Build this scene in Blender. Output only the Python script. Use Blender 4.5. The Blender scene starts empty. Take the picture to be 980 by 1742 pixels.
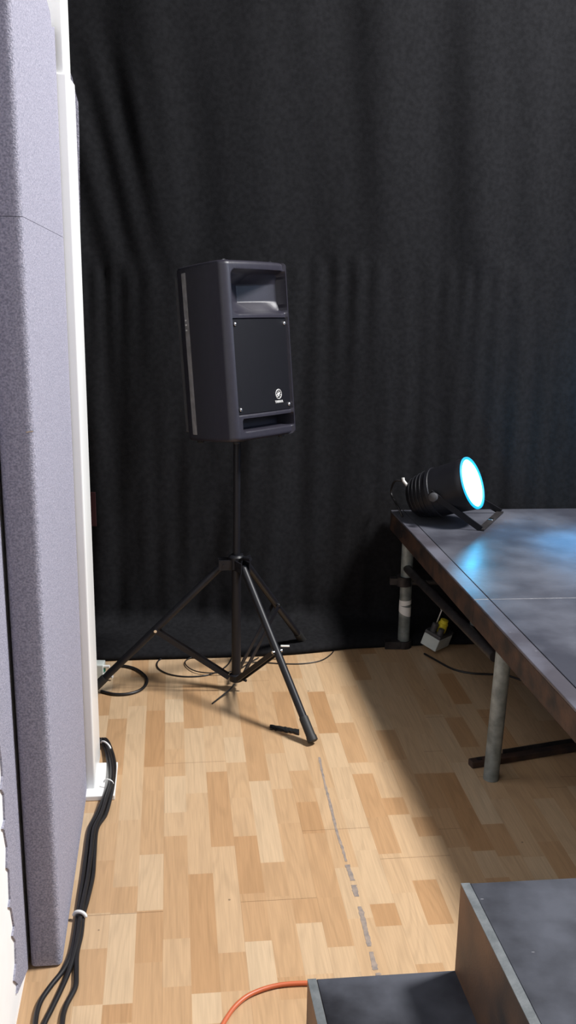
import bpy, bmesh, math, random
from mathutils import Vector, Matrix, noise
from math import sin, cos, pi, radians, sqrt, atan2, floor, exp
S = bpy.context.scene
COL = S.collection
# ------------------------------------------------------------------ camera
FPX = 1750.0; TH = radians(15.5); RO = .015; HC = 1.62
FWD = Vector((0, cos(TH), -sin(TH)))
R0 = Vector((1, 0, 0)); U0 = Vector((0, sin(TH), cos(TH)))
CR = R0*cos(RO) + U0*sin(RO); CU = U0*cos(RO) - R0*sin(RO)
CP = Vector((0, 0, HC))
cam = bpy.data.cameras.new('camera'); cam.sensor_fit = 'VERTICAL'; cam.sensor_height = 36
cam.lens = 36*FPX/1742; cam.clip_start = .02
co = bpy.data.objects.new('camera', cam); COL.objects.link(co)
m = Matrix((CR, CU, -FWD)).transposed().to_4x4(); m.translation = CP
co.matrix_world = m; S.camera = co
# ------------------------------------------------------------------ world, lights, exposure
S.view_settings.view_transform = 'Standard'; S.view_settings.look = 'None'
S.view_settings.gamma = 1; S.view_settings.use_curve_mapping = False
S.view_settings.exposure = 0.0
wd = bpy.data.worlds.new('world'); S.world = wd; wd.use_nodes = True
wd.node_tree.nodes['Background'].inputs[0].default_value = (.78, .86, 1.0, 1)
wd.node_tree.nodes['Background'].inputs[1].default_value = .085
def area(name, loc, target, size, power, col, sy=None):
    l = bpy.data.lights.new(name, 'AREA'); l.energy = power; l.color = col
    l.shape = 'RECTANGLE' if sy else 'DISK'; l.size = size
    if sy: l.size_y = sy
    o = bpy.data.objects.new(name, l); COL.objects.link(o); o.location = loc
    o.rotation_euler = (Vector(target)-Vector(loc)).to_track_quat('-Z', 'Y').to_euler()
    return o
area('hall_lamp', (2.65, 2.65, 4.4), (-.1, 2.9, 0), .80, 400, (1, .985, .97))
area('stage_wash', (3.0, 2.3, 2.5), (.9, 4.0, 1.3), .7, 26, (.50, .68, 1.0))
area('hall_fill', (1.6, -1.5, 2.6), (-.5, 2.4, .4), 1.4, 12, (.92, .95, 1.0), 1.0)  # added soft fill from behind the camera; no window stands there

# ------------------------------------------------------------------ helpers
KU, KV = .9934, .1142
def W(u, v, z=0): return Vector((u*KU - v*KV, u*KV + v*KU, z))       # room axes (boards run along v) to world
def UV(p): return (p.x*KU + p.y*KV, -p.x*KV + p.y*KU)
def ray(x, y): return FWD + CR*((x-490)/FPX) - CU*((y-871)/FPX)
def onz(x, y, z=0):
    d = ray(x, y); return CP + d*((z-HC)/d.z)
def onu(x, y, u):
    d = ray(x, y); k = u/(d.x*KU + d.y*KV); return CP + d*k
def ony(x, y, Y):
    d = ray(x, y); return CP + d*(Y/d.y)

def link(name, bm, mt, parent=None, smooth=False, label=None, cat=None, group=None, kind=None, ang=None):
    me = bpy.data.meshes.new(name)
    bmesh.ops.recalc_face_normals(bm, faces=bm.faces)
    bm.to_mesh(me); bm.free()
    if smooth:
        me.polygons.foreach_set('use_smooth', [True]*len(me.polygons))
        if ang: me.set_sharp_from_angle(angle=radians(ang))
    me.materials.append(mt)
    o = bpy.data.objects.new(name, me); COL.objects.link(o)
    if parent: o.parent = parent
    tag(o, label, cat, group, kind); return o
def tag(o, label=None, cat=None, group=None, kind=None):
    if label: o['label'] = label
    if cat: o['category'] = cat
    if group: o['group'] = group
    if kind: o['kind'] = kind
    return o
def thing(name, label, cat, loc=(0, 0, 0), group=None):
    o = bpy.data.objects.new(name, None); COL.objects.link(o); o.empty_display_size = .05
    o.location = loc
    return tag(o, label, cat, group)
def localize(root):      # parts are made in world coordinates; keep them there under a placed root
    bpy.context.view_layer.update()
    inv = root.matrix_world.inverted()
    for c in root.children: c.matrix_parent_inverse = inv
def bevel(bm, w, seg=2, edges=None):
    bmesh.ops.bevel(bm, geom=edges or bm.edges[:], offset=w, segments=seg, affect='EDGES', profile=.6)
def hexa(bm, P):          # 8 points: bottom 4 then top 4
    v = [bm.verts.new(p) for p in P]
    fs = [(3,2,1,0), (4,5,6,7), (0,1,5,4), (1,2,6,5), (2,3,7,6), (3,0,4,7)]
    return [bm.faces.new([v[i] for i in f]) for f in fs]
def boxuv(bm, u0, u1, v0, v1, z0, z1):
    hexa(bm, [W(u0,v0,z0), W(u1,v0,z0), W(u1,v1,z0), W(u0,v1,z0), W(u0,v0,z1), W(u1,v0,z1), W(u1,v1,z1), W(u0,v1,z1)])
def box(bm, c, s, M=None):
    x, y, z = c; a, b, d = s[0]/2, s[1]/2, s[2]/2
    P = [Vector((x+i*a, y+j*b, z+k*d)) for k in (-1, 1) for i, j in ((-1,-1), (1,-1), (1,1), (-1,1))]
    if M: P = [M @ p for p in P]
    hexa(bm, P)
def bbox(c, s, bev=.002, seg=2, M=None):
    bm = bmesh.new(); box(bm, c, s)
    if bev: bevel(bm, bev, seg)
    if M: bmesh.ops.transform(bm, matrix=M, verts=bm.verts)
    return bm
def tube(bm, pts, r, n=12, cap=True, rs=None):
    pts = [Vector(p) for p in pts]; N = len(pts); rings = []
    t0 = (pts[1]-pts[0]).normalized()
    ref = t0.orthogonal().normalized()
    for i, p in enumerate(pts):
        t = (pts[min(i+1, N-1)] - pts[max(i-1, 0)]).normalized()
        ref = (ref - t*ref.dot(t)).normalized(); b = t.cross(ref)
        rr = rs[i] if rs else r
        rings.append([bm.verts.new(p + (ref*cos(2*pi*k/n) + b*sin(2*pi*k/n))*rr) for k in range(n)])
    for i in range(N-1):
        for k in range(n):
            bm.faces.new([rings[i][k], rings[i][(k+1) % n], rings[i+1][(k+1) % n], rings[i+1][k]])
    if cap:
        bm.faces.new(rings[0][::-1]); bm.faces.new(rings[-1])
def lathe(bm, prof, M=None, n=32, cap0=True, cap1=True):   # prof: (radius, z)
    rings = []
    for r, z in prof:
        rings.append([bm.verts.new(Vector((r*cos(2*pi*k/n), r*sin(2*pi*k/n), z))) for k in range(n)])
    for i in range(len(prof)-1):
        for k in range(n):
            bm.faces.new([rings[i][k], rings[i][(k+1) % n], rings[i+1][(k+1) % n], rings[i+1][k]])
    if cap0: bm.faces.new(rings[0][::-1])
    if cap1: bm.faces.new(rings[-1])
    if M:
        vs = [v for r in rings for v in r]
        bmesh.ops.transform(bm, matrix=M, verts=vs)
def axisM(o, d, up=Vector((0, 0, 1))):    # local z along d
    d = Vector(d).normalized(); x = up.cross(d)
    if x.length < 1e-3: x = Vector((1, 0, 0))
    x.normalize(); y = d.cross(x)
    M = Matrix((x, y, d)).transposed().to_4x4(); M.translation = Vector(o); return M
def smoothpath(P, k=8):   # Catmull-Rom
    P = [Vector(p) for p in P]; Q = [P[0]*2-P[1]] + P + [P[-1]*2-P[-2]]; out = []
    for i in range(1, len(Q)-2):
        a, b, c, d = Q[i-1:i+3]
        for j in range(k):
            t = j/k
            out.append(.5*((2*b) + (c-a)*t + (2*a-5*b+4*c-d)*t*t + (3*b-a-3*c+d)*t**3))
    out.append(P[-1]); return out
def floorpath(px, z, k=8): return smoothpath([onz(x, y, z) for x, y in px], k)
def sm(a, b, x):
    t = max(0, min(1, (x-a)/(b-a))); return t*t*(3-2*t)

# ------------------------------------------------------------------ materials
def mat(name, col, rough=.5, metal=0, spec=.5, var=0, vscale=8, bump=0, bscale=200, sheen=0, col2=None, detail=4, stretch=None):
    m = bpy.data.materials.new(name); m.use_nodes = True; nt = m.node_tree; N = nt.nodes; L = nt.links
    b = N['Principled BSDF']
    b.inputs['Roughness'].default_value = rough; b.inputs['Metallic'].default_value = metal
    b.inputs['Specular IOR Level'].default_value = spec
    tc = N.new('ShaderNodeTexCoord'); mp = N.new('ShaderNodeMapping'); L.new(tc.outputs['Object'], mp.inputs[0])
    if stretch: mp.inputs['Scale'].default_value = stretch
    c2 = col2 or tuple(c*(1-var) for c in col)
    nz = N.new('ShaderNodeTexNoise'); nz.inputs['Scale'].default_value = vscale; nz.inputs['Detail'].default_value = detail
    L.new(mp.outputs[0], nz.inputs[0])
    rp = N.new('ShaderNodeValToRGB'); rp.color_ramp.elements[0].position = .35; rp.color_ramp.elements[1].position = .65
    rp.color_ramp.elements[0].color = (*c2, 1); rp.color_ramp.elements[1].color = (*col, 1)
    L.new(nz.outputs[0], rp.inputs[0]); L.new(rp.outputs[0], b.inputs['Base Color'])
    if sheen: b.inputs['Sheen Weight'].default_value = sheen
    if bump:
        n2 = N.new('ShaderNodeTexNoise'); n2.inputs['Scale'].default_value = bscale; n2.inputs['Detail'].default_value = 2
        L.new(mp.outputs[0], n2.inputs[0])
        bp = N.new('ShaderNodeBump'); bp.inputs['Strength'].default_value = bump; bp.inputs['Distance'].default_value = .002
        L.new(n2.outputs[0], bp.inputs['Height']); L.new(bp.outputs[0], b.inputs['Normal'])
    return m
M_carpet = mat('lavender_grey_carpet', (.42, .405, .485), .95, spec=.1, vscale=260, col2=(.235, .235, .29), bump=.9, bscale=420, detail=3)
M_white = mat('white_gloss_paint', (.88, .88, .86), .35, var=.04, vscale=3)
M_plaster = mat('white_plaster', (.9, .9, .89), .8, var=.03, vscale=20)
M_curt = mat('black_curtain_cloth', (.0150, .0150, .0165), .9, spec=.05, var=.3, vscale=60, bump=.4, bscale=500)
M_black = mat('black_powder_coat', (.008, .008, .011), .45, spec=.35, var=.2, vscale=40, bump=.1, bscale=600)
M_rub = mat('black_rubber', (.012, .012, .012), .6, var=.2)
M_cable = mat('black_cable_sheath', (.013, .012, .013), .42, var=.2, vscale=30)
M_cab = mat('charcoal_moulded_plastic', (.028, .026, .037), .38, var=.15, vscale=50, bump=.25, bscale=700)
M_grille = mat('black_grille_mesh', (.007, .007, .010), .5, spec=.2, var=.3, vscale=300, bump=.4, bscale=900)
M_greypl = mat('grey_plastic_strip', (.30, .29, .29), .6, var=.3, vscale=40)
M_chrome = mat('bright_bolt_metal', (.8, .8, .8), .22, metal=1)
M_badge = mat('silver_badge', (.75, .74, .72), .4, metal=.2)
M_galv = mat('galvanised_pipe', (.30, .33, .32), .55, metal=.35, vscale=25, col2=(.16, .18, .175), bump=.2, bscale=150)
M_rust = mat('worn_brown_steel', (.085, .045, .030), .6, metal=.2, vscale=14, col2=(.018, .015, .016), bump=.4, bscale=90)
M_dsteel = mat('dark_steel', (.05, .045, .045), .5, metal=.4, vscale=20, col2=(.02, .018, .02), bump=.3)
M_tape = mat('white_tape', (.8, .8, .78), .6, var=.05)
M_btape = mat('black_tape', (.01, .01, .01), .5)
M_orange = mat('orange_cable_sheath', (.55, .13, .05), .4, var=.1)
M_yellow = mat('yellow_plug_plastic', (.85, .70, .04), .45, var=.2, vscale=30)
M_boxgrey = mat('pale_grey_plastic', (.60, .65, .62), .5, var=.15, vscale=20)
M_dgrey = mat('dark_grey_plastic', (.07, .07, .075), .5, var=.2)
M_green = mat('green_plastic', (.02, .30, .20), .4)
M_red = mat('dark_red_cloth', (.035, .004, .007), .8)
M_resid = mat('grey_tape_residue', (.20, .17, .155), .7, vscale=60, col2=(.32, .25, .20))

def deck_mat(name, c1, c2, rough):
    m = mat(name, c1, rough, vscale=5, col2=c2, detail=8, bump=.25, bscale=60)
    nt = m.node_tree; N = nt.nodes; L = nt.links; b = N['Principled BSDF']
    base = b.inputs['Base Color'].links[0].from_socket
    tc = N['Texture Coordinate']
    vo = N.new('ShaderNodeTexVoronoi'); vo.inputs['Scale'].default_value = 9
    mp = N.new('ShaderNodeMapping'); mp.inputs['Scale'].default_value = (1, 7, 1)
    L.new(tc.outputs['Object'], mp.inputs[0]); L.new(mp.outputs[0], vo.inputs[0])
    rp = N.new('ShaderNodeValToRGB'); rp.color_ramp.elements[0].position = .022; rp.color_ramp.elements[1].position = .035
    rp.color_ramp.elements[0].color = (1, 1, 1, 1); rp.color_ramp.elements[1].color = (0, 0, 0, 1)
    L.new(vo.outputs['Distance'], rp.inputs[0])
    mx = N.new('ShaderNodeMix'); mx.data_type = 'RGBA'; mx.inputs['B'].default_value = (.4, .4, .42, 1)
    L.new(rp.outputs[0], mx.inputs['Factor']); L.new(base, mx.inputs['A']); L.new(mx.outputs['Result'], b.inputs['Base Color'])
    n3 = N.new('ShaderNodeTexNoise'); n3.inputs['Scale'].default_value = 12; n3.inputs['Detail'].default_value = 6
    L.new(tc.outputs['Object'], n3.inputs[0])
    mr = N.new('ShaderNodeMapRange'); mr.inputs['To Min'].default_value = rough-.12; mr.inputs['To Max'].default_value = rough+.12
    L.new(n3.outputs[0], mr.inputs[0]); L.new(mr.outputs[0], b.inputs['Roughness'])
    return m
M_deck = deck_mat('worn_grey_painted_ply', (.100, .104, .125), (.042, .043, .055), .38)
M_flange = deck_mat('worn_grey_edge_paint', (.115, .115, .14), (.06, .055, .065), .4)
M_step = deck_mat('black_painted_ply', (.068, .072, .088), (.006, .006, .009), .62)
M_step.node_tree.nodes['Principled BSDF'].inputs['Specular IOR Level'].default_value = .2
M_stepedge = mat('scuffed_grey_ply_edge', (.13, .14, .145), .6, vscale=30, col2=(.075, .085, .09), bump=.3)
def side_mat():
    m = mat('half_painted_brown_ply', (.14, .07, .035), .6, vscale=4, col2=(.02, .018, .018), detail=6, bump=.2)
    return m
M_stepside = side_mat()

def floor_mat():
    m = bpy.data.materials.new('beech_strip_laminate'); m.use_nodes = True; nt = m.node_tree; N = nt.nodes; L = nt.links
    b = N['Principled BSDF']; b.inputs['Roughness'].default_value = .33; b.inputs['Specular IOR Level'].default_value = .35
    at = N.new('ShaderNodeAttribute'); at.attribute_name = 'block'          # r: tone, g: seed, b: joint
    sp = N.new('ShaderNodeSeparateColor'); L.new(at.outputs['Color'], sp.inputs[0])
    rp = N.new('ShaderNodeValToRGB'); cr = rp.color_ramp
    cr.elements[0].position = 0; cr.elements[0].color = (.565, .415, .265, 1)
    cr.elements[1].position = 1; cr.elements[1].color = (.405, .225, .105, 1)
    e = cr.elements.new(.5); e.color = (.50, .325, .182, 1)
    L.new(sp.outputs['Red'], rp.inputs[0])
    tc = N.new('ShaderNodeTexCoord'); off = N.new('ShaderNodeVectorMath'); off.operation = 'MULTIPLY_ADD'
    cb = N.new('ShaderNodeCombineXYZ'); L.new(sp.outputs['Green'], cb.inputs[0]); L.new(sp.outputs['Green'], cb.inputs[1]); L.new(sp.outputs['Green'], cb.inputs[2])
    L.new(cb.outputs[0], off.inputs[0]); off.inputs[1].default_value = (5, 17, 9); L.new(tc.outputs['Object'], off.inputs[2])
    mp = N.new('ShaderNodeMapping'); mp.inputs['Scale'].default_value = (22, 2.2, 1); L.new(off.outputs[0], mp.inputs[0])
    # cathedral figure: rings of a stretched noise field
    nz = N.new('ShaderNodeTexNoise'); nz.inputs['Scale'].default_value = .55; nz.inputs['Detail'].default_value = 1.5; L.new(mp.outputs[0], nz.inputs[0])
    mu = N.new('ShaderNodeMath'); mu.operation = 'MULTIPLY'; mu.inputs[1].default_value = 60; L.new(nz.outputs[0], mu.inputs[0])
    sn = N.new('ShaderNodeMath'); sn.operation = 'SINE'; L.new(mu.outputs[0], sn.inputs[0])
    mr = N.new('ShaderNodeMapRange'); mr.inputs['From Min'].default_value = .1; mr.inputs['To Min'].default_value = 1; mr.inputs['To Max'].default_value = .92
    L.new(sn.outputs[0], mr.inputs[0])
    mp2 = N.new('ShaderNodeMapping'); mp2.inputs['Scale'].default_value = (260, 9, 1); L.new(off.outputs[0], mp2.inputs[0])
    n2 = N.new('ShaderNodeTexNoise'); n2.inputs['Scale'].default_value = 1; n2.inputs['Detail'].default_value = 3; L.new(mp2.outputs[0], n2.inputs[0])
    mr2 = N.new('ShaderNodeMapRange'); mr2.inputs['From Min'].default_value = .3; mr2.inputs['From Max'].default_value = .7; mr2.inputs['To Min'].default_value = .90; mr2.inputs['To Max'].default_value = 1.05
    L.new(n2.outputs[0], mr2.inputs[0])
    m1 = N.new('ShaderNodeMath'); m1.operation = 'MULTIPLY'; L.new(mr.outputs[0], m1.inputs[0]); L.new(mr2.outputs[0], m1.inputs[1])
    # small dark specks
    vo = N.new('ShaderNodeTexVoronoi'); vo.inputs['Scale'].default_value = 7; L.new(tc.outputs['Object'], vo.inputs[0])
    r3 = N.new('ShaderNodeMapRange'); r3.inputs['From Min'].default_value = .018; r3.inputs['From Max'].default_value = .03; r3.inputs['To Min'].default_value = .45
    L.new(vo.outputs['Distance'], r3.inputs[0])
    m2 = N.new('ShaderNodeMath'); m2.operation = 'MULTIPLY'; L.new(m1.outputs[0], m2.inputs[0]); L.new(r3.outputs[0], m2.inputs[1])
    vm = N.new('ShaderNodeVectorMath'); vm.operation = 'SCALE'; L.new(rp.outputs[0], vm.inputs[0]); L.new(m2.outputs[0], vm.inputs['Scale'])
    mx = N.new('ShaderNodeMix'); mx.data_type = 'RGBA'; mx.inputs['B'].default_value = (.16, .09, .045, 1)
    L.new(sp.outputs['Blue'], mx.inputs['Factor']); L.new(vm.outputs[0], mx.inputs['A'])
    L.new(mx.outputs['Result'], b.inputs['Base Color'])
    return m

# ------------------------------------------------------------------ floor: three-strip laminate, one face per block
WS, US = .0637, -.042
def strip_of(u): return int(floor((u-US)/WS))
spec = []
def crop(ox, oy, s, rows):
    for x, a, b, t in rows: spec.append((ox+x/s, oy+a/s, oy+b/s, t))
crop(120, 1200, 2.882, [(430,25,300,.8),(250,65,340,.5),(325,140,560,-.5),(605,112,430,-.6),(600,0,110,.6),(720,325,680,.6),(630,430,820,-.25),
 (645,825,1410,.65),(805,155,280,-.7),(285,345,455,.4),(515,640,1140,.3),(520,525,635,-.3),(180,760,1020,.3),(260,890,1015,.3),(390,1005,1260,.5),
 (240,1020,1460,-.8),(90,1195,1470,.3),(110,1020,1190,-.4),(220,1465,1560,.7),(780,690,1210,-.3),(810,1210,1400,.4),(670,1410,1562,-.9),
 (870,640,920,.7),(930,370,760,-.7),(920,920,1150,.4),(930,1155,1400,-.9),(500,1145,1380,-.2)])
crop(440, 1250, 2.722, [(30,0,210,.5),(100,85,245,-.3),(120,250,410,.1),(235,310,455,.7),(320,245,440,-.3),(370,150,300,-.6),(490,180,375,.6),
 (280,455,715,.4),(580,380,545,.5),(620,550,735,-.3),(640,290,370,.7),(770,380,470,.6),(850,175,340,.6),(800,670,880,.7),(605,780,885,.7),
 (375,750,975,.4),(220,760,865,.5),(70,590,750,.3),(250,870,1110,-.6),(400,980,1100,-.5),(40,955,1110,-1),(150,1120,1225,.5)])
crop(560, 1100, 2.333, [(480,500,640,.8),(570,640,800,.8),(610,810,920,-.7),(720,700,830,.4),(250,330,450,.4),(120,300,460,.4),(520,280,400,.5)])
bystrip = {}
for x, ya, yb, t in spec:
    um, vm_ = UV(onz(x, (ya+yb)/2)); v0 = UV(onz(x, yb))[1]; v1 = UV(onz(x, ya))[1]
    bystrip.setdefault(strip_of(um), []).append((v0, v1, .5+.5*t))
rnd = random.Random(5)
bm = bmesh.new(); cl = bm.loops.layers.float_color.new('block')
def fquad(u0, u1, v0, v1, c):
    f = bm.faces.new([bm.verts.new((u0, v0, 0)), bm.verts.new((u1, v0, 0)), bm.verts.new((u1, v1, 0)), bm.verts.new((u0, v1, 0))])
    for l in f.loops: l[cl] = c
JT = {-1: 2.184, 1: 2.203, 0: 1.62, -2: 2.9, 2: 2.50, 3: 2.35}
for s in range(-22, 45):
    pl = floor(s/3); j0 = JT.get(pl, rnd.random()*1.28)
    cuts = []; lo, hi = -1.2, 4.3
    sp = sorted(bystrip.get(s, [])); segs = []; v = lo + rnd.random()*.3 - .3
    def fill(a, b):
        v = a
        while v < b - 1e-4:
            n = v + rnd.uniform(.16, .40)
            if b - n < .10: n = b
            segs.append((v, n, min(1, max(0, rnd.gauss(.42, .20))))); v = n
    cur = lo
    for a, b, t in sp:
        if a < cur: a = cur
        if b <= a + .01: continue
        if a - cur < .05: a = cur
        else: fill(cur, a)
        segs.append((a, b, t)); cur = b
    fill(cur, hi)
    ends = [j0 + k*1.285 for k in range(-4, 4)]
    for a, b, t in segs:
        seed = rnd.random()
        # split a block at a plank end so the dark joint lies across it
        pts = [a] + [q for e in ends for q in (e-.0009, e+.0009) if a < q < b] + [b]
        for q0, q1 in zip(pts, pts[1:]):
            mid = (q0+q1)/2; joint = any(abs(mid-e) < .001 for e in ends)
            u0 = US + s*WS; u1 = u0 + WS
            e0 = .0006 if s % 3 == 0 else 0
            if e0: fquad(u0, u0+e0, q0, q1, (t, seed, .45, 1))
            fquad(u0+e0, u1, q0, q1, (t, seed, .75 if joint else 0, 1))
fl = link('floor', bm, floor_mat(), kind='structure'); fl.rotation_euler.z = atan2(KV, KU)

# ------------------------------------------------------------------ walls
bm = bmesh.new(); boxuv(bm, -.47, -.346, -.8, 2.98, 0, 3.4); link('wall_left', bm, M_plaster, kind='structure')
bm = bmesh.new(); boxuv(bm, -1.5, -1.4, 2.86, 4.30, 0, 3.4); link('wall_far_left', bm, M_plaster, kind='structure')
bm = bmesh.new(); boxuv(bm, -1.4, -.47, 2.86, 2.98, 0, 3.4); link('wall_return', bm, M_plaster, kind='structure')
bm = bmesh.new(); boxuv(bm, -1.4, 2.9, 4.20, 4.30, 0, 3.4); link('wall_back', bm, M_plaster, kind='structure')
# white post at the end of the carpet panel, and the near one
bm = bmesh.new(); boxuv(bm, -.345, -.243, 2.748, 2.965, 0, 1.975); bevel(bm, .006, 3)
link('trim_1', bm, M_white, kind='structure', smooth=True, ang=50)
bm = bmesh.new(); boxuv(bm, -.345, -.252, 2.757, 2.955, 1.975, 3.2); bevel(bm, .004, 2)
link('trim_2', bm, M_white, kind='structure', smooth=True, ang=50)

# carpet laid straight on the wall, near edge torn
def sheet(poly, u0, u1, fn=None):     # polygon in (v, z) extruded between u0 and u1
    b = bmesh.new(); A = [b.verts.new(W(u0, v, z)) for v, z in poly]; B = [b.verts.new(W(u1, v, z)) for v, z in poly]
    b.faces.new(A); b.faces.new(B[::-1]); n = len(poly)
    for i in range(n): b.faces.new([A[i], A[(i+1) % n], B[(i+1) % n], B[i]])
    return b
def pv(x, y, u):
    p = onu(x, y, u); return (UV(p)[1], p.z)
rag = [(30,1690),(31,1674),(25,1668),(28,1640),(27,1600),(22,1592),(25,1575),(20,1545),(16,1543),(18,1530),(16,1480),(12.5,1476),(13,1440),(8,1412),(5,1410),(9,1395),(7,1350),(3,1343),(5,1320),(3,1290),(-2,1250)]
poly = [(2.006, .004), (2.006, 3.1)] + [(1.80, 3.1), (1.79, .9)]
q = [pv(x, y, -.342) for x, y in rag]
q = [(v, max(z, .004)) for v, z in q]
poly += q[::-1]
b = sheet(poly, -.346, -.342)
link('wall_carpet', b, M_carpet, label='lavender-grey carpet stuck flat on white wall, torn ragged edge at far left', cat='carpet')

# big carpet-wrapped panel
t = thing('acoustic_panel', 'tall thick lavender-grey carpeted acoustic panel standing against left wall beside white post', 'acoustic panel', W(-.31, 2.37, 0))
def panel(poly_top):
    b = bmesh.new()
    if 1:
        A = [b.verts.new(W(-.337, v, z)) for v, z in poly_top]; B = [b.verts.new(W(-.268, v, z)) for v, z in poly_top]
        b.faces.new(A); b.faces.new(B[::-1]); n = len(A)
        for i in range(n): b.faces.new([A[i], A[(i+1) % n], B[(i+1) % n], B[i]])
    ed = [e for e in b.edges if abs((e.verts[0].co-e.verts[1].co).z) > .5 and UV(e.verts[0].co)[1] < 2.1]
    bevel(b, .016, 5, ed)
    return b
seam = [pv(30, 364, -.268), pv(72, 386, -.268), pv(108, 404, -.268)]
sl0 = (seam[2][1]-seam[0][1])/(seam[2][0]-seam[0][0]); zs = seam[0][1]+sl0*(2.008-seam[0][0]); z2 = zs+sl0*(2.744-2.008)
link('carpet_cover', panel([(2.008, .006), (2.744, .006), (2.744, z2-.0005), (2.008, zs-.0005)]), M_carpet, t, smooth=True, ang=40)
topc = [pv(103, 130, -.268), pv(103, 84, -.268), pv(98, 70, -.268), pv(95, 50, -.268), pv(88, 47, -.268), pv(85, 20, -.268), pv(78, -5, -.268), pv(70, -60, -.268)]
pt = [(2.008, zs+.0005), (2.744, z2+.0005)] + [(min(v, 2.744), z) for v, z in topc] + [(2.3, 2.62), (2.008, 2.62)]
link('carpet_cover', panel(pt), M_carpet, t, smooth=True, ang=40)
# staple glints on the near face
for x, y in ((37, 736),):
    p = ony(x, y, UV(ony(x, y, 2))[1] and 1.955); 
    b = bmesh.new(); tube(b, [W(-.283, 2.0065, p.z), W(-.270, 2.012, p.z+.001)], .0012, 6); link('staple', b, M_chrome, t)
localize(t)
# second carpet piece behind the white post
sl = [(100,80),(108,95),(114,104),(120,120),(127,138),(133,165),(137,180),(138.5,230),(139,300),(140,360),(140,430),(141.5,470),(141,560)]
U3 = None
b = bmesh.new(); v0, v1 = 2.972, 3.05
P = []
for x, y in sl:
    p = ony(x, y, 2.995); u, v = UV(p); P.append((u, p.z))
P = [(-.35, P[0][1])] + P + [(P[-1][0], .02), (-.35, .02)]
A = [b.verts.new(W(u, v0, z)) for u, z in P]; B = [b.verts.new(W(u-.012, v1, z)) for u, z in P]
b.faces.new(A); b.faces.new(B[::-1]); n = len(A)
for i in range(n): b.faces.new([A[i], A[(i+1) % n], B[(i+1) % n], B[i]])
link('carpet_edging', b, M_carpet, label='narrow lavender-grey carpet edging with ragged top, behind the white post by curtain', cat='carpet')

# ------------------------------------------------------------------ curtain
def curtain(side_part, name, label):
    b = bmesh.new()
    us = [(-1.33, 3.0+.03*i) for i in range(29)] if side_part else [(-1.30+.0125*i, 3.96) for i in range(0, 336)]
    prof = []   # (forward offset toward room, z)
    for i in range(110): prof.append((0, 3.5 - i*(3.5-.09)/109))
    prof += [(.02, .065), (.05, .05), (.09, .046), (.13, .043), (.17, .042), (.20, .038), (.232, .030), (.247, .018), (.252, .003)]
    grid = []
    for (u, v) in us:
        side = v < 3.95
        s = u if not side else -1.3 + (v-3.96)
        colv = []
        for j, (f, z) in enumerate(prof):
            seamz = 1.47 + .015*sin(s*3) + .01*sin(s*11)
            k = sm(seamz+.04, seamz-.02, z)            # below the seam
            nz = noise.noise(Vector((s*1.7, z*.35, 3)))
            nz2 = noise.noise(Vector((s*4.5, z*.5, 9)))
            d = .028*nz + .020*nz2
            patch = max(0, min(1, .5 + 2.2*noise.noise(Vector((s*2.2, 1, 5)))))
            gather = exp(-max(0, seamz-z)/.34)*k*patch
            d += .0075*gather*sin(s*74 + 9*noise.noise(Vector((s*2.6, z*.3, 1))))*.8
            d += .0065*k*noise.noise(Vector((s*15, z*.9, 2)))*sm(0, .6, seamz-z)*2
            # slanting drape folds upper left
            w = s + .32*(z-1.6)
            up = sm(.05, -.25, s)*sm(2.35, 1.9, z)*sm(1.35, 1.55, z)
            d += .012*up*sin(w*44 + 5*nz)*(.6+.8*noise.noise(Vector((s*3, z, 40))))
            d += .012*(1-k)*noise.noise(Vector(((s+.12*z)*7, z*.6, 7)))
            # pull folds toward the bottom
            lowk = sm(.9, .15, z)
            d += .026*lowk*noise.noise(Vector(((s-.25*z)*11, z*.7, 12)))
            dz = 0
            if f > 0:
                d *= max(0, 1-f/.06)
                dz = .013*noise.noise(Vector((s*6, f*9, 20)))*min(1, f/.05)*(1 if f < .23 else .3)
                d += .012*noise.noise(Vector((s*2.5, 4, 30)))*min(1, f/.1)
                ff = f*(1.0 - .20*sm(.35, .75, s))
            else: ff = 0
            zz = max(.0025, z+dz)
            if side: p = W(u + ff*.3 + d, v, zz)
            else: p = W(u, v - ff - d, zz)
            colv.append(b.verts.new(p))
        grid.append(colv)
    for i in range(len(grid)-1):
        for j in range(len(prof)-1):
            b.faces.new([grid[i][j], grid[i+1][j], grid[i+1][j+1], grid[i][j+1]])
    o = link(name, b, M_curt, smooth=True, label=label, cat='curtain')
    md = o.modifiers.new('thickness', 'SOLIDIFY'); md.thickness = .002; md.offset = -1
curtain(False, 'backdrop_curtain', 'large black cloth backdrop curtain hanging across the back, hem puddled on the floor')
curtain(True, 'side_curtain', 'black cloth side curtain hanging in the corner hidden left behind the white post')
# dark red strip in front of curtain
p = ony(160, 838, 3.82); q = ony(161, 896, 3.82)
b = bmesh.new(); box(b, ((p.x+q.x)/2-.012, 3.826, (p.z+q.z)/2), (.035, .006, abs(p.z-q.z))); bevel(b, .002, 2)
link('red_cloth_strip', b, M_red, label='small dark red strip against black curtain, just right of white post', cat='cloth strip')

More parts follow.
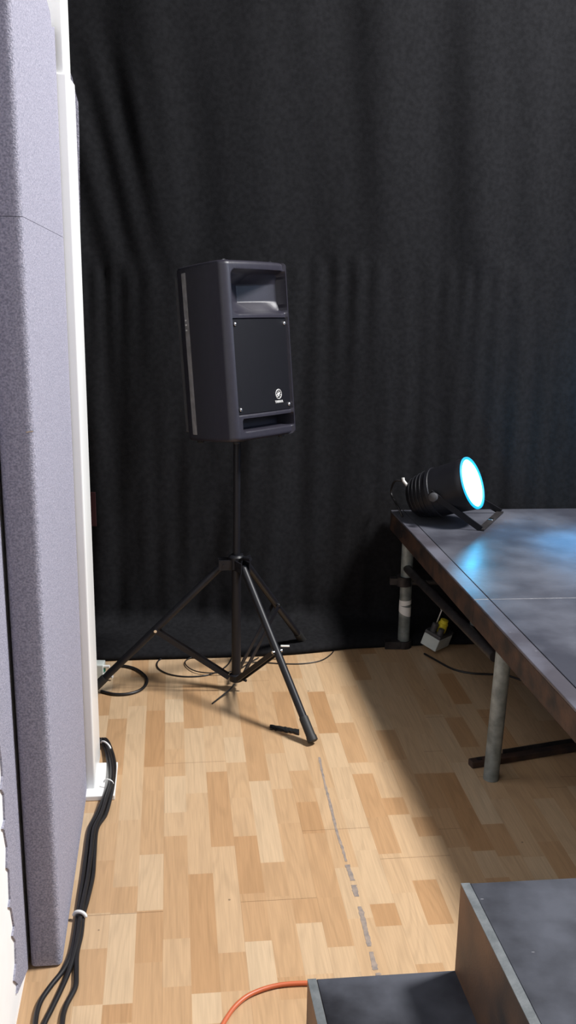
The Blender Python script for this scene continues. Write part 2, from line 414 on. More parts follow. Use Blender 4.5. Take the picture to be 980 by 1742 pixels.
# ------------------------------------------------------------------ stage
HS = .52; RB = .44
E0 = Vector((.416, 4.017, 0)); E1 = Vector((.577, 2.988, 0))
ed = (E1-E0).normalized(); en = Vector((-ed.y, ed.x, 0))     # ed: toward camera, en: to the right
if en.x < 0: en = -en
SX = Vector((.9957, .0925, 0))                               # along the seam
LEN = (E1-E0).length
def sp(a, w, z): return E0 + ed*a + SX*w + Vector((0, 0, z))
def hx(bm, a0, a1, w0, w1, z0, z1):
    hexa(bm, [sp(a0,w0,z0), sp(a1,w0,z0), sp(a1,w1,z0), sp(a0,w1,z0), sp(a0,w0,z1), sp(a1,w0,z1), sp(a1,w1,z1), sp(a0,w1,z1)])
def platform(a0, a1, label, legs, crossw=2.0):
    root = thing('stage_platform', label, 'stage platform', sp((a0+a1)/2, 1.0, 0), 'grey stage platforms')
    g = .003
    b = bmesh.new(); hx(b, a0, a1, .052, crossw-.052, RB+.045, HS); bevel(b, .0008, 1)
    link('deck_board', b, M_deck, root)
    # steel edge frame: top flange + web + lip on the left, front, back, right
    b = bmesh.new(); hx(b, a0, a1, 0, .049, HS-.008, HS+.0006); bevel(b, .0015, 1); link('edge_flange', b, M_flange, root)
    b = bmesh.new()
    hx(b, a0, a1, .0, .006, RB, HS-.008)
    hx(b, a0, a1, .006, .035, RB, RB+.006)
    hx(b, a0, a0+.006, .006, crossw, RB, HS-.010)
    hx(b, a1-.010, a1-.004, .006, crossw, RB, HS-.010)
    hx(b, a0, a1, crossw-.006, crossw, RB, HS)
    link('edge_rail', b, M_rust, root)
    for pt in legs:
        b = bmesh.new(); tube(b, [Vector((pt[0], pt[1], .001)), Vector((pt[0]+pt[2], pt[1], HS-.035))], .0235, 24)
        lg = link('leg', b, M_galv, root, smooth=True, ang=50)
        b = bmesh.new(); tube(b, [Vector((pt[0]+pt[2], pt[1], RB+.02)), Vector((pt[0]+pt[2], pt[1], HS-.032))], .030, 20)
        link('leg_socket', b, M_dsteel, root, smooth=True, ang=50)
    return root
ZA = platform(0, LEN, 'far stage platform with grey painted deck, carrying the lit stage lamp, against black curtain',
              [(.471, 3.843, 0), (2.30, 4.02, 0), (2.45, 3.2, 0)])
# empty leg socket under the far platform
s0 = ony(803, 1030, 3.15); b = bmesh.new(); tube(b, [Vector((.625, 3.15, .375)), Vector((.625, 3.15, HS-.035))], .024, 20); link('empty_leg_socket', b, M_galv, ZA, smooth=True, ang=50)
# clamps and tape on the back leg
b = bmesh.new(); tube(b, [(.462, 3.843, .262), (.462, 3.843, .300)], .031, 20); box(b, (.43, 3.84, .281), (.05, .03, .026)); link('pipe_clamp', b, M_dsteel, ZA, smooth=True, ang=40)
b = bmesh.new(); tube(b, [(.471, 3.843, 0.001), (.471, 3.843, .03)], .033, 20); box(b, (.425, 3.83, .017), (.06, .04, .030)); link('foot_clamp', b, M_dsteel, ZA, smooth=True, ang=40)
for z, dz, h in ((.192, .004, .020), (.160, -.010, .034)):
    b = bmesh.new(); n = 24
    r = .0242; A = []; Bv = []
    for k in range(n):
        an = 2*pi*k/n; o = dz*cos(an+.3)
        A.append(b.verts.new((.471+r*cos(an), 3.843+r*sin(an), z+o-h/2))); Bv.append(b.verts.new((.471+r*cos(an), 3.843+r*sin(an), z+o*.4+h/2)))
    for k in range(n): b.faces.new([A[k], A[(k+1) % n], Bv[(k+1) % n], Bv[k]])
    link('tape_band', b, M_tape, ZA, smooth=True, label='white tape band')
# brace from back leg to near leg
b = bmesh.new(); tube(b, [(.470, 3.835, .335), (.628, 2.86, .385)], .0165, 16); link('brace', b, M_dsteel, ZA, smooth=True, ang=50)
b = bmesh.new(); tube(b, [(.49, 3.845, .272), (1.4, 3.95, .272)], .012, 12); link('cross_bar', b, M_dsteel, ZA, smooth=True, ang=50)
localize(ZA)
ZB = platform(LEN+.0025, LEN+1.02, 'near stage platform with worn grey deck on a pale pipe leg, at right edge', [(.633, 2.819, .012), (2.45, 3.0, 0), (2.55, 2.1, 0), (.90, 2.11, 0)])
localize(ZB)
# bar lying on floor behind the near leg
pa, pb = onz(800, 1299, .012), onz(980, 1270, .012); d = (pb-pa).normalized()
t = thing('steel_bar', 'dark rusty steel bar lying on the floor behind the pale stage leg', 'steel bar', pa*1)
MM = Matrix((d, Vector((-d.y, d.x, 0)), Vector((0, 0, 1)))).transposed().to_4x4(); MM.translation = Vector((pa.x, pa.y, 0))
b = bmesh.new(); box(b, (.5, 0, .012), (1.0, .030, .022)); bevel(b, .004, 2); bmesh.ops.transform(b, matrix=MM, verts=b.verts); link('bar', b, M_rust, t)
b = bmesh.new(); tube(b, [MM @ Vector((.03, 0, .0228)), MM @ Vector((.03, 0, .026))], .008, 14); link('bolt', b, M_dsteel, t)
b = bmesh.new(); box(b, (.55, .012, .025), (.86, .006, .02)); bmesh.ops.transform(b, matrix=MM, verts=b.verts); link('flange', b, M_dsteel, t)
localize(t)

# ------------------------------------------------------------------ steps
def stepbox(label, BL, BR, FL, FR, H):
    root = thing('wooden_step', label, 'step', ((BL+BR+FL+FR)/4).to_3d()*1, 'black wooden step boxes')
    BL, BR, FL, FR = [Vector((p.x, p.y, 0)) for p in (BL, BR, FL, FR)]
    e = (BR-BL).normalized(); ez = Vector((0, 0, 1)); T = .018
    b = bmesh.new(); hexa(b, [FL+e*T+ez*(H-T), FR+ez*(H-T), BR+ez*(H-T), BL+e*T+ez*(H-T), FL+e*T+ez*H, FR+ez*H, BR+ez*H, BL+e*T+ez*H])
    bevel(b, .0015, 1); link('tread', b, M_step, root)
    b = bmesh.new(); hexa(b, [FL+ez*.001, FL+e*T+ez*.001, BL+e*T+ez*.001, BL+ez*.001, FL+ez*(H-.0014), FL+e*T+ez*(H-.0014), BL+e*T+ez*(H-.0014), BL+ez*(H-.0014)]); link('side_panel', b, M_stepside, root)
    b = bmesh.new(); hexa(b, [FL+ez*(H-.0012), FL+e*(T-.0006)+ez*(H-.0012), BL+e*(T-.0006)+ez*(H-.0012), BL+ez*(H-.0012), FL+ez*(H+.0008), FL+e*(T-.0006)+ez*(H+.0008), BL+e*(T-.0006)+ez*(H+.0008), BL+ez*(H+.0008)]); link('worn_edge', b, M_stepedge, root, label='scuffed pale grey plywood edge')
    n = Vector((-e.y, e.x, 0))
    b = bmesh.new(); hexa(b, [BL+e*T-n*T+ez*.001, BR-n*T+ez*.001, BR+ez*.001, BL+e*T+ez*.001, BL+e*T-n*T+ez*(H-T), BR-n*T+ez*(H-T), BR+ez*(H-T), BL+e*T+ez*(H-T)]); link('back_panel', b, M_step, root)
    b = bmesh.new(); hexa(b, [FL+e*T+ez*.001, FR+ez*.001, FR+n*T+ez*.001, FL+e*T+n*T+ez*.001, FL+e*T+ez*(H-T), FR+ez*(H-T), FR+n*T+ez*(H-T), FL+e*T+n*T+ez*(H-T)]); link('front_panel', b, M_step, root)
    localize(root)
uBL = onz(784, 1503, .4); uBR = onz(980, 1493, .4); uE = onz(901, 1742, .4)
g = (uE-uBL).normalized(); e = (uBR-uBL).normalized()
stepbox('taller black wooden step box with brown left side, bottom right corner of photo', uBL, uBL+e*.62, uBL+g*.55, uBL+g*.55+e*.62, .4)
lBL = onz(523, 1666, .2); lBR = onz(779, 1650, .2); lE = onz(551, 1742, .2)
gl = (lE-lBL).normalized(); el = (lBR-lBL).normalized()
kl = (lBR-lBL).length-.003
stepbox('lower black wooden step box on the floor, beside the orange cable end', lBL, lBL+el*kl, lBL+g*.5, lBL+g*.5+el*kl, .2)

# ------------------------------------------------------------------ speaker
def R3(x, y, z): return Vector((x, y, z))
yaw, tilt, roll = .943, .133, -.053
n0 = R3(sin(yaw), -cos(yaw), 0); w0 = R3(cos(yaw), sin(yaw), 0); k0 = R3(0, 0, 1)
n2 = n0*cos(tilt)+k0*sin(tilt); k2 = k0*cos(tilt)-n0*sin(tilt)
w3 = w0*cos(roll)+k2*sin(roll); k3 = k2*cos(roll)-w0*sin(roll)
MS = Matrix((w3, -n2, k3)).transposed().to_4x4(); MS.translation = R3(-.168, 3.433, .927)
SW, SH, SF, SB = .343, .575, -.126, .150
spk = thing('loudspeaker', 'charcoal black loudspeaker cabinet with silver badge, tilted on top of tripod stand', 'loudspeaker')
spk.matrix_world = MS
def rr_sd(x, z, x0, x1, z0, z1, r):     # inside distance (positive inside) of a rounded rectangle
    cx, cz = (x0+x1)/2, (z0+z1)/2; hx_, hz_ = (x1-x0)/2-r, (z1-z0)/2-r
    dx, dz = abs(x-cx)-hx_, abs(z-cz)-hz_
    return -(sqrt(max(dx, 0)**2+max(dz, 0)**2) + min(max(dx, dz), 0) - r)
HX = .128
def recess(x, z):
    d = 0
    s = rr_sd(x, z, -.134, .154, .405, .548, .026)        # horn mouth
    if s > 0:
        a = min(1, s/.010)*.022
        # flare towards a narrow throat
        fx = max(0, 1-abs(x-.01)/.140); fz = max(0, 1-abs(z-.478)/.070)
        a += .085*(fx**.8)*min(1, fz*1.7)*min(1, s/.012)
        d = a
    s = rr_sd(x, z, -.122, .150, .030, .072, .010)    # port slot
    if s > 0: d = max(d, .060*min(1, s/.007))
    s = rr_sd(x, z, -.152, .158, .084, .392, .006)    # grille seat
    if s > 0: d = max(d, .009*min(1, s/.002))
    return d
b = bmesh.new(); NX = 110
zl = [i*SH/190 for i in range(191)]
loops = []
def outline(ins):
    pts = []
    hw = SW/2-ins; R = .030; yf = SF+ins
    for i in range(NX+1):                      # front face left to right, slightly bowed
        x = (-1+2*i/NX)*(hw-R); pts.append((x, yf - .012*(1-(x/hw)**2)+.012, 'f'))
    for i in range(1, 9):                      # right front corner
        a = pi/2*i/8; pts.append((hw-R+R*sin(a), yf+R-R*cos(a)+.002*0, 'c'))
    for y_, x_ in ((-.04, .160), (.03, .140), (.10, .115), (.135, .101)): pts.append((x_-ins, y_, 's'))
    pts.append((.088-ins, SB-ins, 's')); pts.append((-.088+ins, SB-ins, 's'))
    for y_, x_ in ((.135, .101), (.10, .115), (.03, .140), (-.04, .160)): pts.append((-x_+ins, y_, 's'))
    for i in range(8, 0, -1):
        a = pi/2*i/8; pts.append((-(hw-R+R*sin(a)), yf+R-R*cos(a), 'c'))
    return pts
for zi, z in enumerate(zl):
    rb = .014; e_ = min(z, SH-z); ins = 0 if e_ >= rb else rb-sqrt(max(0, rb*rb-(rb-e_)**2))
    L_ = []
    for x, y, k in outline(ins):
        if k == 'f' and e_ > .016: y += recess(x, z)
        L_.append(b.verts.new((x, y, z)))
    loops.append(L_)
n = len(loops[0])
for i in range(len(loops)-1):
    for k in range(n): b.faces.new([loops[i][k], loops[i][(k+1) % n], loops[i+1][(k+1) % n], loops[i+1][k]])
b.faces.new(loops[0][::-1]); b.faces.new(loops[-1])
link('cabinet', b, M_cab, spk, smooth=True, ang=55)
# grille: slightly bowed sheet in its seat
b = bmesh.new(); gx = 40; F_ = []; G_ = []
for j in range(2):
    z = (.087, .389)[j]; F_.append([]); G_.append([])
    for i in range(gx+1):
        x = .004+(-1+2*i/gx)*.146; y = SF - .012*(1-(x/(SW/2))**2)+.012
        F_[j].append(b.verts.new((x, y-.0035*0+.002, z))); G_[j].append(b.verts.new((x, y+.008, z)))
for i in range(gx):
    b.faces.new([F_[0][i], F_[0][i+1], F_[1][i+1], F_[1][i]]); b.faces.new([G_[0][i+1], G_[0][i], G_[1][i], G_[1][i+1]])
    b.faces.new([F_[1][i], F_[1][i+1], G_[1][i+1], G_[1][i]]); b.faces.new([F_[0][i+1], F_[0][i], G_[0][i], G_[0][i+1]])
gr = link('grille', b, M_grille, spk, smooth=True, ang=40)
def fy(x): return SF - .012*(1-(x/(SW/2))**2)+.012
for x in (-.128, .134):
    for z in (.102, .374):
        b = bmesh.new(); lathe(b, [(.0065, 0), (.0065, .003), (.004, .0055), (.0005, .006)], axisM((x, fy(x)+.002, z), (0, -1, 0)), 14); link('screw', b, M_chrome, spk, smooth=True, ang=50)
# badge: ring with three crossed forks, and the lettering under it
bx, bz, br = .072, .140, .0155; by = fy(bx)+.0012
b = bmesh.new()
tube(b, [(bx+br*cos(2*pi*i/36), by, bz+br*sin(2*pi*i/36)) for i in range(37)], .0013, 6, cap=False)
for k in range(3):
    a = pi/2 + k*2*pi/3; dx, dz = cos(a), sin(a); px_, pz_ = -dz, dx
    q = lambda s, o: (bx+dx*s+px_*o, by, bz+dz*s+pz_*o)
    tube(b, [q(-.010, 0), q(.003, 0)], .0010, 6)
    tube(b, [q(.003, -.003), q(.003, .003)], .0009, 6)
    for o in (-.003, .003): tube(b, [q(.003, o), q(.0135, o)], .0009, 6)
link('emblem', b, M_badge, spk, label='round silver emblem')
cu = bpy.data.curves.new('lettering', 'FONT'); cu.body = 'YAMAHA'; cu.size = .0115; cu.extrude = .0005; cu.align_x = 'CENTER'; cu.offset = .0003
to = bpy.data.objects.new('lettering_tmp', cu); COL.objects.link(to)
bpy.context.view_layer.update()
me = bpy.data.meshes.new_from_object(to.evaluated_get(bpy.context.evaluated_depsgraph_get()))
bpy.data.objects.remove(to)
me.transform(Matrix.Translation((bx, by-.0003, bz-.029)) @ Matrix.Rotation(pi/2, 4, 'X') @ Matrix.Scale(.92, 4, (1, 0, 0)))
me.materials.clear(); me.materials.append(M_badge)
lo = bpy.data.objects.new('lettering', me); COL.objects.link(lo); lo.parent = spk; lo['label'] = 'silver lettering'
# grey strips near the back edges of the sides
for sgn in (-1, 1):
    b = bmesh.new(); A = []
    for z in (.022, .553):
        for x_, y_ in ((.1245, .082), (.1165, .106), (.1080, .106), (.1160, .082)): A.append(Vector((sgn*x_, y_, z)))
    hexa(b, A); bevel(b, .0012, 1)
    link('side_strip', b, M_greypl, spk, label='dull grey strip down the rear of the cabinet side')
for z in (.40, .385, .368):
    b = bmesh.new(); box(b, (-.1204, .095, z), (.004, .007, .005)); link('indicator', b, M_badge, spk)
b = bmesh.new(); box(b, (0, SB+.006, SH/2), (.17, .02, SH*.9)); bevel(b, .004, 2); link('rear_panel', b, M_dgrey, spk)
for x in (-.12, .12):
    b = bmesh.new(); lathe(b, [(.009, 0), (.009, .004), (.006, .007)], axisM((x, SF+.045, SH-.001), (0, 0, 1)), 14); link('rigging_bolt', b, M_chrome if x < 0 else M_black, spk)
for x, y in ((-.12, SF+.04), (.12, SF+.04), (-.075, .11), (.075, .11)):
    b = bmesh.new(); lathe(b, [(.011, .002), (.011, -.007), (.009, -.009)], Matrix.Translation((x, y, 0)), 14); link('foot', b, M_rub, spk)
b = bmesh.new(); lathe(b, [(.03, .003), (.03, -.006), (.022, -.012)], Matrix.Translation((0, .0, 0)), 20); link('pole_socket', b, M_black, spk)

# ------------------------------------------------------------------ tripod stand
Cx, Cy = -.178, 3.42
stand = thing('speaker_stand', 'black metal tripod speaker stand on the wooden floor under the loudspeaker', 'speaker stand', (Cx, Cy, 0))
b = bmesh.new(); tube(b, [(Cx, Cy, .40), (Cx+.002, Cy+.003, .914)], .0125, 16); link('pole', b, M_black, stand, smooth=True, ang=50)
b = bmesh.new(); tube(b, [(Cx, Cy, .035), (Cx, Cy, .50)], .0165, 16); link('outer_tube', b, M_black, stand, smooth=True, ang=50)
b = bmesh.new()
lathe(b, [(.019, 0), (.027, .004), (.027, .046), (.021, .052)], Matrix.Translation((Cx, Cy, .462)), 20); link('collar', b, M_black, stand, smooth=True, ang=40)
b = bmesh.new(); lathe(b, [(.018, 0), (.025, .004), (.025, .026), (.018, .030)], Matrix.Translation((Cx, Cy, .035)), 20); link('lower_collar', b, M_black, stand, smooth=True, ang=40)
b = bmesh.new(); tube(b, [(Cx+.01, Cy-.02, .50), (Cx+.028, Cy-.034, .512)], .005, 8); tube(b, [(Cx+.026, Cy-.03, .512), (Cx+.052, Cy-.05, .514)], .0075, 10)
link('clamp_knob', b, M_black, stand, smooth=True, ang=40)
b = bmesh.new(); tube(b, [(Cx+.02, Cy-.01, .048), (Cx+.038, Cy-.018, .044)], .005, 10); link('lower_knob', b, M_black, stand, smooth=True, ang=40)
feet = [onz(533, 1262, .012), Vector((-.70, 3.34, .012)), Vector((.075, 3.83, .012))]
C0 = Vector((Cx, Cy, 0))
for i, ft in enumerate(feet):
    d = (Vector((ft.x, ft.y, 0))-C0).normalized(); sd = Vector((-d.y, d.x, 0))
    top = C0 + d*.045 + Vector((0, 0, .482))
    b = bmesh.new()
    for s in (-1, 1):
        P = [C0+d*.018+sd*s*.013, C0+d*.06+sd*s*.016]
        M2 = Matrix((d, sd, Vector((0, 0, 1)))).transposed().to_4x4(); M2.translation = C0+Vector((0, 0, .482))
        box(b, (.038, s*.0165, 0), (.05, .005, .036), M2)
    link('hinge_bracket', b, M_black, stand)
    dn = (ft-top).normalized()
    b = bmesh.new(); tube(b, [top, ft - dn*.03], .0128, 16); leg = link('leg', b, M_black, stand, smooth=True, ang=50)
    b = bmesh.new(); lathe(b, [(.0145, -.085), (.0155, -.08), (.0158, -.02), (.0175, -.015), (.0175, -.001), (.012, .002)], axisM(ft - dn*.002, dn), 18)
    ftob = link('rubber_foot', b, M_rub, leg, smooth=True, ang=50)
    # brace
    kf = .50; mid = top + (ft-top)*kf; lowp = C0 + d*.028 + Vector((0, 0, .055))
    bd = (mid-lowp).normalized(); up = sd.cross(bd)
    M2 = Matrix((bd, sd, up)).transposed().to_4x4(); M2.translation = (mid+lowp)/2
    b = bmesh.new()
    for s in (-1, 1): box(b, (0, s*.0135, 0), ((mid-lowp).length, .004, .017), M2)
    link('brace', b, M_black, stand)
    b = bmesh.new(); tube(b, [mid-sd*.019, mid+sd*.019], .0055, 12); link('bolt', b, M_chrome, stand, smooth=True, ang=50)
    b = bmesh.new(); tube(b, [top-sd*.021, top+sd*.021], .005, 12); link('hinge_pin', b, M_black, stand, smooth=True, ang=50)
localize(stand)
for o in stand.children:
    pass
# strap end under the stand
b = bmesh.new(); tube(b, smoothpath([(Cx-.006, Cy-.022, .033), onz(392, 1172, .02), onz(376, 1185, .008), onz(361, 1197, .003)], 5), .0028, 8)
link('loose_cord_end', b, M_cable, label='short loose black cord end dangling from the tripod pole to the floor', cat='cord')

# ------------------------------------------------------------------ stage lamp (PAR can)
LC = Vector((.70, 3.80, .692)); ax = Vector((.81, -.44, .37)).normalized()
lat = Vector((0, 0, 1)).cross(ax).normalized()
par = thing('stage_lamp', 'round black stage lamp with glowing cyan face on its bracket, on the far stage deck', 'stage lamp', (LC.x-.1, LC.y+.06, HS))
ML = axisM(LC, ax)
b = bmesh.new()
lathe(b, [(.045, -.262), (.062, -.256), (.076, -.240), (.084, -.215), (.091, -.18), (.094, -.160), (.0985, -.158), (.0985, -.145), (.0955, -.143), (.097, -.09), (.099, -.05), (.101, -.03), (.101, -.008), (.0985, -.004), (.0955, -.004), (.0955, -.02), (.05, -.03)], ML, 48)
body = link('can', b, M_black, par, smooth=True, ang=35)
b = bmesh.new(); lathe(b, [(.0925, -.010), (.0925, -.005), (.089, -.002), (.060, .003), (.03, .0045), (.0008, .005)], ML, 48)
Me = bpy.data.materials.new('cyan_lit_lens'); Me.use_nodes = True; nt = Me.node_tree; N = nt.nodes; L = nt.links
bs = N['Principled BSDF']; bs.inputs['Base Color'].default_value = (.3, .6, .7, 1); bs.inputs['Roughness'].default_value = .3
tc = N.new('ShaderNodeTexCoord'); vo = N.new('ShaderNodeTexVoronoi'); vo.inputs['Scale'].default_value = 60; L.new(tc.outputs['Object'], vo.inputs[0])
rp = N.new('ShaderNodeValToRGB'); rp.color_ramp.elements[0].position = .2; rp.color_ramp.elements[1].position = .65
rp.color_ramp.elements[0].color = (.06, .58, 1, 1); rp.color_ramp.elements[1].color = (.045, .52, 1, 1)
L.new(vo.outputs['Distance'], rp.inputs[0]); L.new(rp.outputs[0], bs.inputs['Emission Color']); bs.inputs['Emission Strength'].default_value = 42
link('lens', b, Me, par, smooth=True, ang=50, label='glowing white-cyan lens')
# lens housing rim; its emission stands in for lens light falling on it
Mr = bpy.data.materials.new('cyan_lit_rim'); Mr.use_nodes = True; bs = Mr.node_tree.nodes['Principled BSDF']
bs.inputs['Base Color'].default_value = (.02, .05, .06, 1); bs.inputs['Emission Color'].default_value = (0, .50, .95, 1); bs.inputs['Emission Strength'].default_value = 1.2
b = bmesh.new(); lathe(b, [(.0925, -.008), (.0925, .0015), (.0960, .0025), (.1015, .0015), (.1022, -.003)], ML, 48, False, False); link('lens_ring', b, Mr, par, smooth=True)
# vent fins at the back
for k in range(4):
    z = -.238+k*.018
    rr = (.0760, .0815, .0860, .0895)[k]
    b = bmesh.new(); lathe(b, [(rr, z), (rr+.004, z+.002), (rr+.004, z+.005), (rr, z+.007)], ML, 40, False, False); link('cooling_fin', b, M_black, par, smooth=True, ang=40)
b = bmesh.new(); q = ML @ Vector((0, .055, -.262)); tube(b, [q, ML @ Vector((0, .078, -.272)), ML @ Vector((0, .09, -.27))], .006, 10); link('cord_grip', b, M_badge, par, smooth=True, ang=40)
b = bmesh.new(); tube(b, smoothpath([ML @ Vector((0, .078, -.272)), ML @ Vector((0, .085, -.31)), ML @ Vector((.02, .04, -.35)), Vector((.43, 3.90, .57)), Vector((.45, 3.88, .53))], 5), .004, 8); link('power_cord', b, M_cable, par, smooth=True)
# yoke
piv = LC - ax*.118
fA, fB = Vector((.732, 3.741, .5265)), Vector((.855, 3.997, .5265))
for s, ft in ((-1, fA), (1, fB)):
    pp = piv + lat*s*.104
    if (piv+lat*.104-fA).length < (piv-lat*.104-fA).length: pp = piv - lat*s*.104
    d = (ft-pp).normalized(); wn = (lat - d*lat.dot(d)).normalized(); th_ = d.cross(wn)
    M2 = Matrix((d, wn, th_)).transposed().to_4x4(); M2.translation = pp
    Lg = (ft-pp).length
    b = bmesh.new(); box(b, (Lg/2-.012, 0, 0), (Lg+.024, .005, .024), M2); link('yoke_arm', b, M_black, par)
    b = bmesh.new(); sg = 1 if (pp-piv).dot(lat) > 0 else -1
    lathe(b, [(.013, 0), (.013, .012), (.017, .013), (.017, .024), (.012, .027)], axisM(pp+lat*sg*.001, lat*sg), 16); link('yoke_knob', b, M_dgrey, par, smooth=True, ang=40)
d = (fB-fA).normalized(); M2 = Matrix((d, Vector((-d.y, d.x, 0)), Vector((0, 0, 1)))).transposed().to_4x4(); M2.translation = (fA+fB)/2
b = bmesh.new(); box(b, (0, 0, -.001), ((fB-fA).length+.005, .026, .005), M2); link('yoke_bar', b, M_dsteel, par)
b = bmesh.new(); box(b, (.0, 0, .004), (.03, .02, .006), M2); bevel(b, .002, 1); link('yoke_bolt', b, M_chrome, par)
localize(par)
# beam of the lamp
sl_ = bpy.data.lights.new('stage_lamp_beam', 'SPOT'); sl_.energy = 190; sl_.color = (.03, .50, 1); sl_.spot_size = radians(130); sl_.spot_blend = .7; sl_.shadow_soft_size = .07
so = bpy.data.objects.new('stage_lamp_beam', sl_); COL.objects.link(so); so.location = LC+ax*.02; so.rotation_euler = (ax).to_track_quat('-Z', 'Y').to_euler()

# ------------------------------------------------------------------ power box under the stage
pb = thing('power_box', 'pale grey power box with yellow plug, tilted on floor beneath the stage near curtain', 'power box')
pc = onz(733, 1114, 0)
MB = Matrix.Translation((pc.x+.028, pc.y+.055, .0465)) @ Matrix.Rotation(radians(52), 4, 'Z') @ Matrix.Rotation(radians(16), 4, 'X') @ Matrix.Rotation(radians(6), 4, 'Y')
pb.matrix_world = MB
link('housing', bbox((0, 0, -.002), (.112, .072, .052), .004), M_boxgrey, pb)
link('lid', bbox((0, 0, .031), (.112, .072, .014), .003), M_dgrey, pb)
b = bmesh.new(); lathe(b, [(.020, .038), (.020, .074), (.016, .078), (.016, .090), (.008, .092)], Matrix.Translation((-.004, -.004, 0)), 18); link('yellow_plug', b, M_yellow, pb, smooth=True, ang=40, label='yellow plug')
b = bmesh.new(); lathe(b, [(.013, .038), (.013, .07), (.009, .074)], Matrix.Translation((-.036, .012, 0)), 16); link('grey_plug', b, M_dgrey, pb, smooth=True, ang=40)
b = bmesh.new(); lathe(b, [(.012, .038), (.012, .064), (.008, .066)], Matrix.Translation((-.038, -.02, 0)), 16); link('grey_plug', b, M_dgrey, pb, smooth=True, ang=40)
for x, y, h in ((-.012, .02, .125), (.042, .014, .066)):
    b = bmesh.new(); tube(b, [(x, y, .036), (x, y, h)], .0025, 8); lathe(b, [(.003, 0), (.0065, .003), (.0065, .007), (.003, .010)], Matrix.Translation((x, y, h-.003)), 12); link('terminal_knob', b, M_badge, pb, smooth=True, ang=50)
bpy.context.view_layer.update()

# ------------------------------------------------------------------ cables on the floor
def cable(px, r, mt, label, name='floor_cable', cat='cable', lift=0, k=8, group=None, zf=None):
    P = floorpath(px, r+.0005, k)
    if zf: P = [p + Vector((0, 0, zf(i/(len(P)-1)))) for i, p in enumerate(P)]
    b = bmesh.new(); tube(b, P, r, 10)
    return link(name, b, mt, smooth=True, label=label, cat=cat, group=group)
cable([(722,1112),(740,1122),(770,1138),(800,1145),(830,1147),(862,1149),(900,1160),(960,1165),(1010,1163)], .004, M_cable, 'thin black cable curving over shaded floor beneath the stage from the power box')
cable([(178,1160),(186,1140),(205,1133),(228,1137),(245,1148),(250,1160),(240,1173),(220,1180),(195,1181),(172,1176)], .0055, M_cable, 'thick black cable loop on floor beside left tripod foot')
cable([(300,1112),(272,1122),(268,1135),(285,1146),(315,1151),(350,1149),(375,1140),(388,1130),(395,1118)], .0028, M_cable, 'thin black cable coil lying left on floor before the curtain, its wider loop')
cable([(345,1116),(322,1121),(315,1130),(328,1142),(352,1148),(385,1147),(410,1138),(425,1128),(440,1120)], .0022, M_cable, 'thin black cable coil between tripod braces before curtain, its smaller loop', zf=lambda t: .0056*exp(-((t-.55)/.18)**2)+.003)
cable([(412,1128),(445,1127),(480,1129),(515,1129),(545,1124),(562,1114),(570,1104)], .0024, M_cable, 'thin black cable along curtain hem right of tripod pole', zf=lambda t: .003*exp(-(t/.15)**2))
# orange cable
cable([(536,1673),(515,1672.5),(480,1675),(450,1682),(422,1694),(402,1710),(388,1728),(376,1750),(368,1780)], .0052, M_orange, 'orange cable curving over the floor from the lower black step', 'orange_cable')
# bundle of three, with ties
P0 = [(166,1262),(176,1258),(184,1275),(190,1300),(190,1328),(183,1352),(172,1385),(160,1410),(155,1450),(150,1490),(142,1530),(137,1556),(133,1590),(126,1622)]
tails = [[(108,1650),(86,1678),(68,1706),(60,1740),(58,1790)], [(116,1655),(103,1685),(88,1716),(74,1745),(60,1790)], [(130,1655),(128,1680),(112,1712),(106,1740),(106,1790)]]
offs = [[-3,-5,-5,-5,-3,-4,-7,-7,-8,-8,-6,-4.5,-5,-5], [0,0,0,0,0,0,0,0,0,0,0,0,0,0], [2,4,5,5,3,6,8,5,6,8,7,5,5,5]]
names = ['leftmost of the three black cables bundled along the carpeted panel foot', 'middle one of the three black cables bundled along the carpeted panel foot', 'rightmost of the three black cables bundled along the carpeted panel foot']
cp = []
for j in range(3):
    px = [(x+offs[j][i], y) for i, (x, y) in enumerate(P0)] + tails[j]
    zz = lambda x, y: .0065 + .021*exp(-((y-1328)/32)**2) + (.006 if j == 1 else 0)*sm(1640, 1600, y)
    pts = smoothpath([onz(x, y, zz(x, y)) for x, y in px], 6)
    b = bmesh.new(); tube(b, pts, .0060, 10)
    link('bundled_cable', b, M_cable, smooth=True, label=names[j], cat='cable', group='black cables bundled along the left panel')
for (x0, y0, x1, y1, r, lb) in ((126,1557,146,1560,.0045, 'bright white cable tie round the black cables near panel corner'), (172,1264,188,1274,.003, 'small white cable tie round the black cables where they leave the post'), (177,1340,193,1343,.002, 'thin white cable tie round black cables over white floor block')):
    a, c = onz(x0, y0, .012), onz(x1, y1, .012)
    if y0 < 1350 and y0 > 1300: a.z += .018; c.z += .018
    mid = (a+c)/2; h = (c-a)/2; up = Vector((0, 0, 1)); pts = [mid + h*cos(t_)*1.0 + up*.0125*sin(t_) for t_ in [pi*i/12 for i in range(13)]]
    pts = [p if p.z > r else Vector((p.x, p.y, r)) for p in pts]
    b = bmesh.new(); tube(b, pts, r, 8); link('cable_tie', b, M_tape, smooth=True, label=lb, cat='cable tie')
# white block on floor at the post foot
b = bmesh.new(); boxuv(b, -.270, -.185, 2.705, 2.90, .001, .016); bevel(b, .002, 2)
link('white_floor_block', b, M_white, label='flat white block on floor at foot of the white post, under black cables', cat='block')
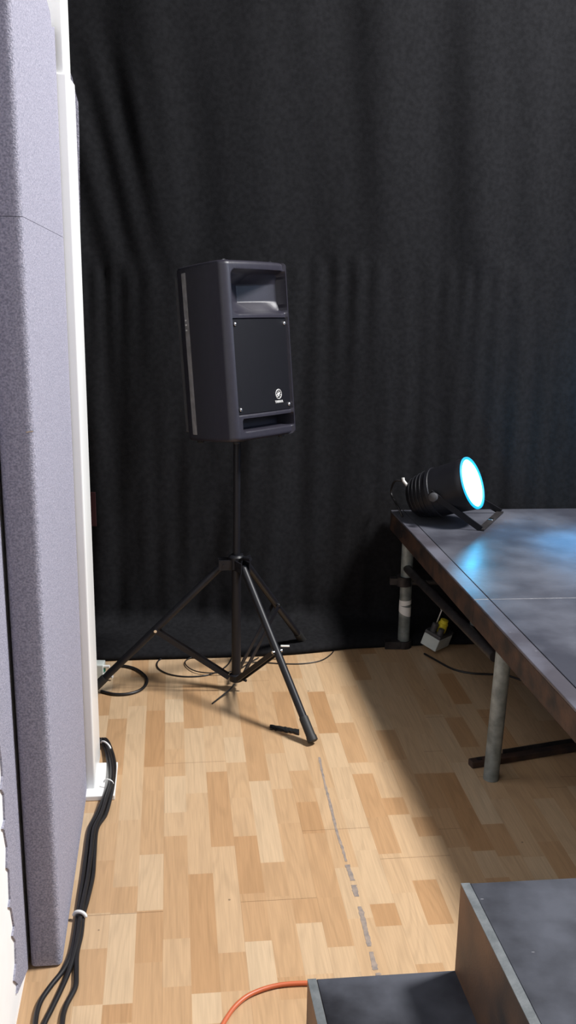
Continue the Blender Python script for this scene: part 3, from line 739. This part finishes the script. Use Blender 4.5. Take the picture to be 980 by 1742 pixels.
# adaptor at the post with green button and plugs
t = thing('plug_adaptor', 'small pale plug adaptor with green switch, on floor behind white post by curtain', 'plug adaptor', onz(172, 1152, 0))
A0 = onz(168, 1152, 0)
b = bmesh.new(); box(b, (A0.x, A0.y, .030), (.045, .05, .058)); bevel(b, .004, 2); link('adaptor_body', b, M_boxgrey, t)
b = bmesh.new(); box(b, (A0.x+.024, A0.y-.012, .036), (.008, .016, .012)); bevel(b, .001, 1); link('switch', b, M_green, t)
b = bmesh.new(); tube(b, [(A0.x+.02, A0.y-.015, .05), (A0.x+.045, A0.y-.018, .052)], .006, 10); link('plug', b, M_tape, t, smooth=True, ang=40)
b = bmesh.new(); tube(b, [(A0.x+.02, A0.y-.02, .020), (A0.x+.058, A0.y-.03, .016)], .006, 10); link('plug', b, M_tape, t, smooth=True, ang=40)
localize(t)
# black adhesive scrap near the tripod foot
rnd = random.Random(3); top_ = []; bot_ = []
for i in range(16):
    f = i/15; x = 459+50*f; yc = 1238+9*f
    top_.append(onz(x, yc-2.5-rnd.random()*2, .001)); bot_.append(onz(x, yc+2.0+rnd.random()*2, .001))
b = bmesh.new(); P = top_ + bot_[::-1]; A = [b.verts.new(p) for p in P]; B = [b.verts.new(p+Vector((0, 0, .004+.003*rnd.random()))) for p in P]
n = len(P)
for i in range(15):
    b.faces.new([B[i], B[i+1], B[n-2-i], B[n-1-i]]); b.faces.new([A[i+1], A[i], A[n-1-i], A[n-2-i]])
for i in range(n): b.faces.new([A[i], A[(i+1) % n], B[(i+1) % n], B[i]])
link('black_tape_scrap', b, M_btape, label='ragged scrap of black tape on the floor left of the front tripod foot', cat='tape scrap')
# small white strip on the hem
b = bmesh.new(); p = onz(485, 1099, .062); box(b, (p.x, p.y, p.z), (.034, .010, .005)); bevel(b, .001, 1)
link('white_strip', b, M_tape, label='tiny white strip on the curtain hem behind the front tripod leg', cat='scrap')
# tape residue line: torn fragments along the floor
rnd = random.Random(11); b = bmesh.new()
cen = [(543,1288),(552,1330),(563,1372),(573,1414),(583,1444),(590,1468),(600,1498),(606,1522),(616,1556),(624,1590),(632,1622),(639,1648),(645,1660)]
C_ = floorpath(cen, .0006, 10); n = len(C_); gone = set()
for i in range(n):
    f = i/n
    if .50 < f < .515 or .595 < f < .62 or .80 < f < .815 or .925 < f < .95 or rnd.random() < .012: gone.add(i)
prev = None
for i in range(n-1):
    if i in gone: prev = None; continue
    wd_ = (.0035 if i < n*.42 else .0058)*(.75+.5*rnd.random()); d = (C_[i+1]-C_[i]).normalized(); s = Vector((-d.y, d.x, 0))
    L1, R1 = C_[i]-s*wd_*(.8+.4*rnd.random()), C_[i]+s*wd_*(.8+.4*rnd.random())
    r = [b.verts.new(L1+Vector((0,0,-.0005))), b.verts.new(R1+Vector((0,0,-.0005))), b.verts.new(R1), b.verts.new(L1)]
    if prev: 
        for k in range(4): b.faces.new([prev[k], prev[(k+1) % 4], r[(k+1) % 4], r[k]])
    prev = r
link('tape_residue', b, M_resid, label='long torn line of grey tape residue on the floor between tripod and steps', cat='tape residue')
